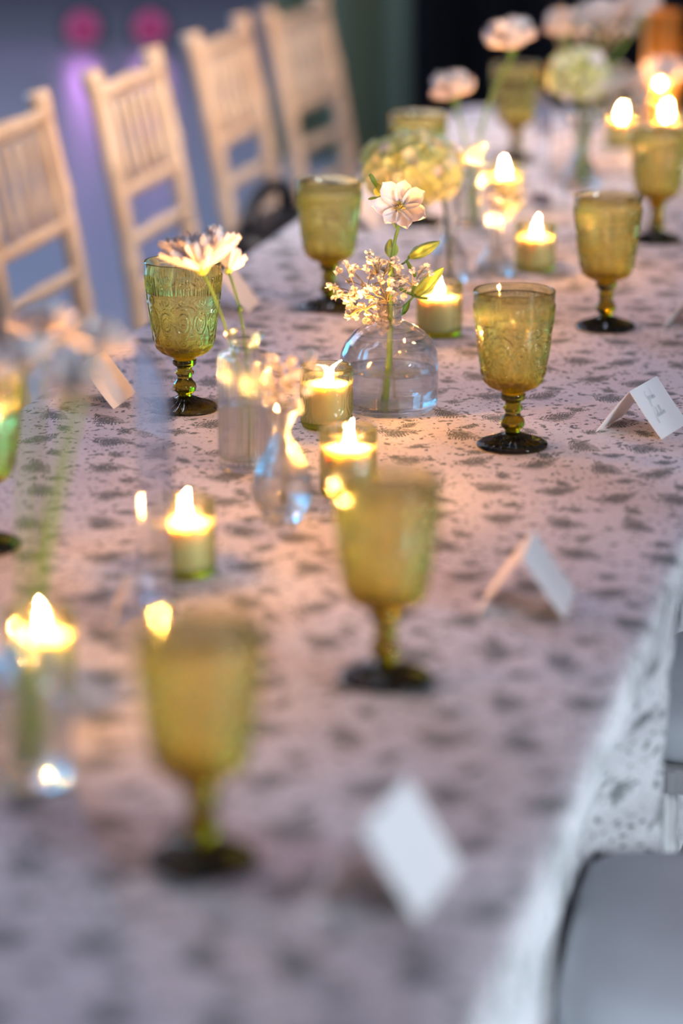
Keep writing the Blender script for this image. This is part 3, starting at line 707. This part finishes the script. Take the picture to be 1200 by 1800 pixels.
for a, b_, c in (((-.663, 3.206, .905), (-.655, 3.205, .905), (-.648, 3.206, .915)), ((-.664, 3.200, .858), (-.655, 3.2, .855), (-.640, 3.200, .874)), ((-.663, 3.207, .905), (-.668, 3.207, .905), (-.668, 3.206, .914)), ((-.664, 3.212, .945), (-.676, 3.212, .965), (-.684, 3.210, .982))):
    tube(mb, [lp(x) for x in bez(a, b_, c, 6)], .0013, 6)
mb.obj('branches', 'stem', t)
for p, d, s in (((-.684, 3.210, .984), (-.6, 0, .75), 1.0), ((-.684, 3.21, .980), (-.8, 0, -.3), .5), ((-.655, 3.214, .968), (.9, 0, .25), .85), ((-.650, 3.206, .912), (.7, 0, .7), .75), ((-.652, 3.2, .912), (.4, -.2, -.9), .9),
                ((-.644, 3.2, .872), (-.6, -.1, .2), .8), ((-.644, 3.2, .870), (.2, -.1, .9), .8), ((-.642, 3.196, .872), (.8, -.1, -.25), .7), ((-.646, 3.2, .868), (-.3, -.3, -.7), .8), ((-.666, 3.2, .845), (.7, -.3, .2), .8), ((-.663, 3.2, .935), (-.3, -.1, -.9), .4)):
    put('leaf', leaf_me, t, mat=Matrix.Translation(lp(p)) @ frame_to(d) @ Matrix.Rotation(random.uniform(-1, 1), 4, 'Z') @ Matrix.Scale(s, 4))

# baby's breath
def blossom_mesh(seed):
    rr = random.Random(seed); mb = MB()
    for k in range(14):
        d = Vector((rr.gauss(0, 1), rr.gauss(0, 1), rr.gauss(0, 1)+.5)).normalized(); A = frame_to(d); L = .0042
        pts = []
        for i, (t_, w_) in enumerate(((0, .0008), (.6, .0028), (1, .0030))):
            for s in (-1, 0, 1): pts.append(A @ Vector((s*w_, .0007*s*s-(.0004 if s == 0 else 0)+.0012*t_, L*t_+(.0005 if s == 0 and t_ == 1 else 0))))
        mb.add(pts, [(i*3+j, i*3+j+1, i*3+j+4, i*3+j+3) for i in (0, 1) for j in (0, 1)])
    return mb.mesh('blossom', 'gyp')
BLOS = [blossom_mesh(s) for s in (1, 2, 3)]
def gypsophila(root, pts, label, hub, stem_r=.0005, size=1.0, seed=1, main=None):
    rr = random.Random(seed); root = Vector(root); t = thing('babys_breath', root, label, 'flower', None)
    hub = Vector(hub)-root; mb = MB(); tube(mb, bez((0, 0, 0), hub*.5+Vector((.003, 0, 0)), hub, 8), stem_r*1.8, 6)
    P = [Vector(p)-root for p in pts]
    # branch nodes
    nodes = []
    for k in range(max(4, len(P)//6)):
        q = rr.choice(P); nodes.append(hub+(q-hub)*rr.uniform(.35, .6))
    for nd in nodes: tube(mb, bez(hub, hub+(nd-hub)*.5+Vector((0, 0, .004)), nd, 5), stem_r*1.3, 5)
    for p in P:
        nd = min(nodes, key=lambda n_: (n_-p).length); tube(mb, bez(nd, (nd+p)*.5+Vector((rr.uniform(-.003, .003), 0, .003)), p, 5), stem_r, 4, False)
        put('blossom', rr.choice(BLOS), t, mat=Matrix.Translation(p) @ Euler((rr.uniform(-.8, .8), rr.uniform(-.8, .8), rr.uniform(0, 6))).to_matrix().to_4x4() @ Matrix.Scale(size*rr.uniform(.75, 1.25), 4))
    mb.obj('stems', 'stem_thin', t)
    return t
def cloud(c, rx, ry, rz_, n, seed, minz=None):
    rr = random.Random(seed); out = []
    while len(out) < n:
        d = Vector((rr.gauss(0, 1), rr.gauss(0, 1), rr.gauss(0, 1))).normalized()*rr.uniform(.35, 1)**.6
        out.append((c[0]+d.x*rx, c[1]+d.y*ry, c[2]+d.z*rz_))
    return out
gypsophila((-.657, 3.161, ZB+.015), cloud((-.690, 3.175, .884), .050, .028, .040, 64, 21)+cloud((-.668, 3.175, .888), .024, .02, .040, 38, 22)+cloud((-.672, 3.160, .850), .020, .012, .014, 14, 24)+cloud((-.635, 3.18, .902), .022, .02, .018, 9, 23),
           'dense spray of baby\'s breath beside the bellflower stem in the low round vase', (-.664, 3.160, .872), size=.92, seed=2)
gypsophila((-.664, 2.673, ZB+.013), cloud((-.664, 2.70, .880), .036, .03, .034, 34, 31), 'blurred pale spray of baby\'s breath in the faceted bud vase', (-.664, 2.675, .850), seed=3, size=1.0)
gypsophila((-.688, 3.991, ZB+.006), cloud((-.680, 4.0, .860), .032, .03, .030, 26, 41), 'blurred brownish baby\'s breath twigs in the cone shouldered bottle', (-.688, 3.992, .845), seed=4, size=.9)

# hydrangeas
flo = []
for mat_, sd in (('petal_lime', 1), ('petal_palelime', 2), ('petal_white', 3)):
    mb = MB()
    for k in range(4):
        q = petal_mesh('tmp', .0105, .0120, mat_, .5, .22, 3, 3, .55)
        A = Matrix.Rotation(k*PI/2+.1*sd, 4, 'Z') @ Matrix.Rotation(R(72), 4, 'X')
        mb.add([A @ vv.co for vv in q.vertices], [tuple(p.vertices) for p in q.polygons]); bpy.data.meshes.remove(q)
    lathe(mb, [(.0014, .0002), (.0012, .0018), (.0002, .0024)], 6, cap=False)
    flo.append(mb.mesh('floret', mat_))
def hydrangea(base, c, rad, n, label, seed, via=None):
    rr = random.Random(seed); base = Vector(base); c_ = Vector(c)-base
    t = thing('hydrangea', base, label, 'flower', None); mb = MB()
    via = Vector(via)-base if via else c_*.5
    tube(mb, bez((0, 0, 0), via, c_-Vector((0, 0, rad[2]*.6)), 12), .0026, 8); mb.obj('stem', 'stem_dark', t)
    mb = MB(); lathe(mb, [(.0004, -.7*rad[2])]+[(rad[0]*.72*math.cos(a), rad[2]*.72*math.sin(a)) for a in np.linspace(-1.2, 1.3, 9)]+[(.0004, .74*rad[2])], 20, cap=False)
    mb.v = [tuple(Vector((p[0], p[1]*rad[1]/rad[0], p[2]))+c_) for p in mb.v]; mb.obj('flower_core', 'bud', t)
    g = PI*(3-math.sqrt(5))
    for k in range(n):
        z = 1-(k+.5)/n*1.75; r_ = math.sqrt(max(0, 1-z*z)); a = k*g
        d = Vector((r_*math.cos(a), r_*math.sin(a), z)); q = rr.uniform(.86, 1.06)
        p = Vector((d.x*rad[0]*q, d.y*rad[1]*q, d.z*rad[2]*q))+c_
        nrm = (Vector((d.x/rad[0], d.y/rad[1], d.z/rad[2])).normalized()+Vector((rr.uniform(-.35, .35), rr.uniform(-.35, .35), rr.uniform(-.2, .4)))).normalized()
        me_ = flo[2] if rr.random() < .14 else (flo[1] if rr.random() < .45 else flo[0])
        put('floret', me_, t, mat=Matrix.Translation(p) @ frame_to(nrm) @ Matrix.Rotation(rr.uniform(0, 6), 4, 'Z') @ Matrix.Scale(rr.uniform(.9, 1.25), 4))
    return t
hydrangea((-.738, 3.928, ZB+.007), (-.792, 3.925, .905), (.064, .060, .046), 210, 'large round lime and white hydrangea head behind the bellflower', 3, (-.738, 3.93, .92))
hydrangea((-.684, 4.793, ZB+.009), (-.696, 4.830, .930), (.044, .042, .040), 90, 'blurred lime hydrangea in the distant flared vase', 4)

# carnations
carn = [petal_mesh('petal', .030, .026, mt, .5, .25, 6, 9, .42, 1.0, s) for mt, s in (('petal_blush', 1), ('petal_white', 2))]
def carnation(base, head, axis, label, seed, via=None, size=1.0, name='carnation', group='blush carnations'):
    rr = random.Random(seed); base = Vector(base); t = thing(name, base, label, 'flower', group); H_ = Vector(head)-base; A = frame_to(axis)
    cal = H_ - (A @ Vector((0, 0, .022)))*size
    mb = MB(); tube(mb, bez((0, 0, 0), (Vector(via)-base) if via else H_*.5, cal, 12), .0025, 8); mb.obj('stem', 'stem', t)
    mb = MB(); lathe(mb, [(.0015, -.004), (.004, .0), (.0062, .008), (.0066, .018), (.0080, .026), (.0060, .027)], 12, cap=False)
    mb.v = [tuple(cal+(A @ Vector(p))*size) for p in mb.v]; mb.obj('calyx', 'leaf', t)
    for i, (n, th, s_) in enumerate(((9, 84, 1.05), (9, 62, 1.0), (8, 42, .92), (6, 22, .86))):
        for k in range(n):
            a = 2*PI*k/n+rr.uniform(-.2, .2)+i
            m = Matrix.Translation(H_+A @ Vector((0, 0, -.004))*size) @ A @ Matrix.Rotation(a, 4, 'Z') @ Matrix.Rotation(R(th+rr.uniform(-9, 9)), 4, 'X') @ Matrix.Rotation(rr.uniform(-.4, .4), 4, 'Z')
            put('petal', carn[0] if rr.random() < .45 else carn[1], t, mat=m @ Matrix.Scale(size*s_*rr.uniform(.9, 1.1), 4))
    return t
carnation((-.790, 4.380, ZB+.008), (-.822, 4.389, .955), (-.1, -.25, 1), 'lower left blush white carnation in the round shouldered bottle', 1, (-.79, 4.38, .86), 1.15)
carnation((-.783, 4.383, ZB+.008), (-.742, 4.428, 1.030), (-.05, -.2, 1), 'highest blush white carnation against the black drape', 2, (-.80, 4.385, .90), 1.25)
carnation((-.680, 4.790, ZB+.009), (-.745, 5.000, .990), (0, -.3, 1), 'far blurred carnation left of the distant cluster', 3, (-.69, 4.80, .92), 1.2)
carnation((-.686, 4.798, ZB+.009), (-.688, 5.015, 1.006), (0, -.4, 1), 'far blurred carnation in the middle of the distant cluster', 4, (-.69, 4.80, .92), 1.25)
carnation((-.688, 4.788, ZB+.009), (-.625, 5.035, 1.020), (0, -.3, 1), 'far blurred carnation at the top of the distant cluster', 5, (-.68, 4.80, .92), 1.25)
carnation((-.678, 4.797, ZB+.009), (-.655, 4.990, .903), (.2, -.3, 1), 'far blurred pale carnation low beside the distant hydrangea', 6, (-.68, 4.80, .86), 1.1)
chrysanthemum((-.560, 5.300, ZB), (-.597, 5.215, .885), (0, -.5, 1), 'far blurred cream bloom before the amber glass', None, .99, None, ((14, 80), (12, 55), (8, 30)), 33)

# ------------------------------------------------------------------ chairs
def chair_meshes(wmat):
    m = {}
    # local frame: seat centre at origin in plan, back at -x, front towards +x ; width along y
    W = .180; B = -.19
    def post(sy):
        mb = MB(); z = [0, .2, .44, .55, .65, .78, .90, .925]; x = [B+.02, B+.01, B, B-.015, B-.03, B-.055, B-.082, B-.088]
        pts = []; rad = []
        for i in range(60):
            zz = .925*i/59; xx = float(np.interp(zz, z, x)); pts.append((xx, sy*W, zz)); r = .0165 if zz < .89 else .019
            for zr in (.30, .50, .60, .765): r += .004*ridge(zz-zr, .007)
            rad.append(r if zz > .02 else .013)
        tube(mb, pts, rad, 12); return mb
    m['post'] = [post(-1).mesh('back_post', wmat), post(1).mesh('back_post', wmat)]
    def bx_(z): return float(np.interp(z, [.44, .55, .65, .78, .90], [B, B-.015, B-.03, B-.055, B-.082]))
    m['rails'] = []
    for z, r in ((.885, .0135), (.715, .011), (.635, .011), (.55, .011)):
        mb = MB(); tube(mb, [(bx_(z), -W, z), (bx_(z), -W*.5, z), (bx_(z), 0, z+.001), (bx_(z), W*.5, z), (bx_(z), W, z)], [r, r, r*1.15, r, r], 10); m['rails'].append(mb.mesh('back_rail', wmat))
    m['spindles'] = []
    for k in range(6):
        y = -W+2*W*(k+1)/7; mb = MB()
        tube(mb, [(bx_(.715), y, .715), (bx_(.76), y, .76), (bx_(.80), y, .80), (bx_(.84), y, .84), (bx_(.885), y, .885)], [.006, .0085, .0065, .0085, .006], 8); m['spindles'].append(mb.mesh('spindle', wmat))
    mb = MB(); s = MB(); N = 24; out = []
    for i in range(N):
        a = 2*PI*i/N; c, q = math.cos(a), math.sin(a); out.append((.21*math.copysign(abs(c)**.35, c), .205*math.copysign(abs(q)**.35, q)))
    v = [(x, y, .425) for x, y in out]+[(x, y, .447) for x, y in out]
    mb.add(v, [tuple(range(N))[::-1], tuple(range(N, 2*N))]+[(i, (i+1) % N, N+(i+1) % N, N+i) for i in range(N)]); m['seat'] = mb.mesh('seat', wmat, False)
    m['legs'] = []
    for sy in (-1, 1):
        mb = MB(); pts = [(.175, sy*.17, .43*(1-i/30)) for i in range(31)]; rad = []
        for p in pts:
            r = .0165
            for zr in (.12, .29, .36, .395): r += .0045*ridge(p[2]-zr, .008)
            rad.append(r)
        tube(mb, pts, rad, 12); m['legs'].append(mb.mesh('leg', wmat))
    m['str'] = []
    for z in (.16, .26):
        for y in (-.17, .17):
            mb = MB(); tube(mb, [(B, y, z), (.175, y, z)], .0085, 8); m['str'].append(mb.mesh('stretcher', wmat))
        mb = MB(); tube(mb, [(.175, -.17, z), (.175, .17, z)], .0085, 8); m['str'].append(mb.mesh('stretcher', wmat))
    return m
CM = chair_meshes('chairwood'); CW = chair_meshes('limewood')
def chair(cm, x, y, rz, label, group):
    t = thing('chiavari_chair', (x, y, 0), label, 'chair', group, rz)
    for me_ in cm['post']: put('back_post', me_, t)
    for me_ in cm['rails']: put('back_rail', me_, t)
    for me_ in cm['spindles']: put('spindle', me_, t)
    put('seat', cm['seat'], t)
    for me_ in cm['legs']: put('leg', me_, t)
    for me_ in cm['str']: put('stretcher', me_, t)
    return t
G1 = 'natural wood chiavari chairs along the far side'
chair(CM, -1.232, 4.300, 0, 'natural wooden spindle back chair cut by the left picture edge', G1)
chair(CM, -1.232, 4.940, 0, 'natural wooden spindle back chair, second from the left edge, alone between two gaps', G1)
chair(CM, -1.232, 5.566, 0, 'natural wooden spindle back chair, third from the left edge, its post against the fourth', G1)
chair(CM, -1.205, 6.065, -.06, 'natural wooden spindle back chair nearest the black drape', G1)
# near side: limewashed chairs with pale cushions, facing the table
cush = None
def cushion(x, y, rz, label):
    N = 44; out = []; a_, b_ = .190, .185
    for i in range(N):
        a = 2*PI*i/N; c, q = math.cos(a), math.sin(a); out.append((math.copysign(abs(c)**.28, c), math.copysign(abs(q)**.28, q)))
    v = []; f = []; rings = [(.0, .0), (.80, .0), (.96, .004), (1.0, .014), (1.0, .032), (.975, .043), (.90, .050), (.7, .054), (.35, .057), (.0, .058)]
    for k, z in rings:
        for ox, oy in out: v.append((ox*a_*k, oy*b_*k, z))
    for i in range(len(rings)-1):
        for j in range(N): l = (j+1) % N; f.append((i*N+j, i*N+l, (i+1)*N+l, (i+1)*N+j))
    o = MB().add(v, f).obj('seat_cushion', 'cushion'); o.location = (x, y, .4475); o.rotation_euler = (0, 0, rz)
    tag(o, label, 'cushion', 'pale grey seat cushions')
    return o
G2 = 'limewashed chiavari chairs on the near side'
for x, y, r, a in ((-.118, 2.375, PI+.06, 'nearest the viewer, in the lower right corner'), (-.137, 3.070, PI-.03, 'further back, mostly cut by the right picture edge')):
    chair(CW, x, y, r, 'limewashed spindle back chair ' + a, G2)
    cushion(x+.027*math.cos(r), y+.027*math.sin(r), r, 'pale grey padded cushion on the chair ' + a)

# ------------------------------------------------------------------ black handbag on a chair
t = thing('handbag', (-1.255, 4.96, .4475), 'black handbag with an arched handle on a chair seat beside the table', 'bag'); t.scale = (1.35, 1.25, 1.0)
mb = MB(); N = 32; rings = [(.135, .075, 0), (.15, .085, .01), (.155, .08, .10), (.15, .05, .17), (.145, .03, .20), (.14, .012, .205)]; v = []; f = []
for a_, b_, z in rings:
    for i in range(N):
        a = 2*PI*i/N; c, q = math.cos(a), math.sin(a); v.append((b_*math.copysign(abs(q)**.5, q), a_*math.copysign(abs(c)**.5, c), z))
for i in range(len(rings)-1):
    for j in range(N): l = (j+1) % N; f.append((i*N+j, i*N+l, (i+1)*N+l, (i+1)*N+j))
f += [tuple(range(N))[::-1], tuple((len(rings)-1)*N+j for j in range(N))]
mb.add(v, f).obj('bag_body', 'black', t)
mb = MB(); tube(mb, [(0, .115*math.cos(a), .195+.065*math.sin(a)**.7) for a in np.linspace(0.001, PI-.001, 16)], .012, 8); mb.obj('handle', 'black', t)
# thick pillar candle burning inside the amber glass
t = thing('pillar_candle', (-.625, 5.375, TOP+.0095), 'lit ivory pillar candle inside the tall amber glass', 'candle')
mb = MB(); lathe(mb, [(.0004, .085), (.018, .086), (.024, .088), (.025, .085), (.025, .002), (.024, 0), (.0004, 0)], 40, cap=False); mb.f = [q[::-1] for q in mb.f]; mb.obj('wax', 'wax', t)
mb = MB(); tube(mb, [(0, 0, .084), (.0004, 0, .089), (.0008, 0, .0915)], .0007, 6); mb.obj('wick', 'wick', t)
put('flame', FL[3], t, (0, 0, .090))
gypsophila((-.690, 4.788, ZB+.010), cloud((-.640, 4.93, .900), .060, .05, .045, 70, 51)+cloud((-.700, 5.0, 1.0), .08, .05, .03, 50, 52), 'far blurred baby\'s breath among the distant carnations', (-.687, 4.80, .875), seed=6, size=1.4)
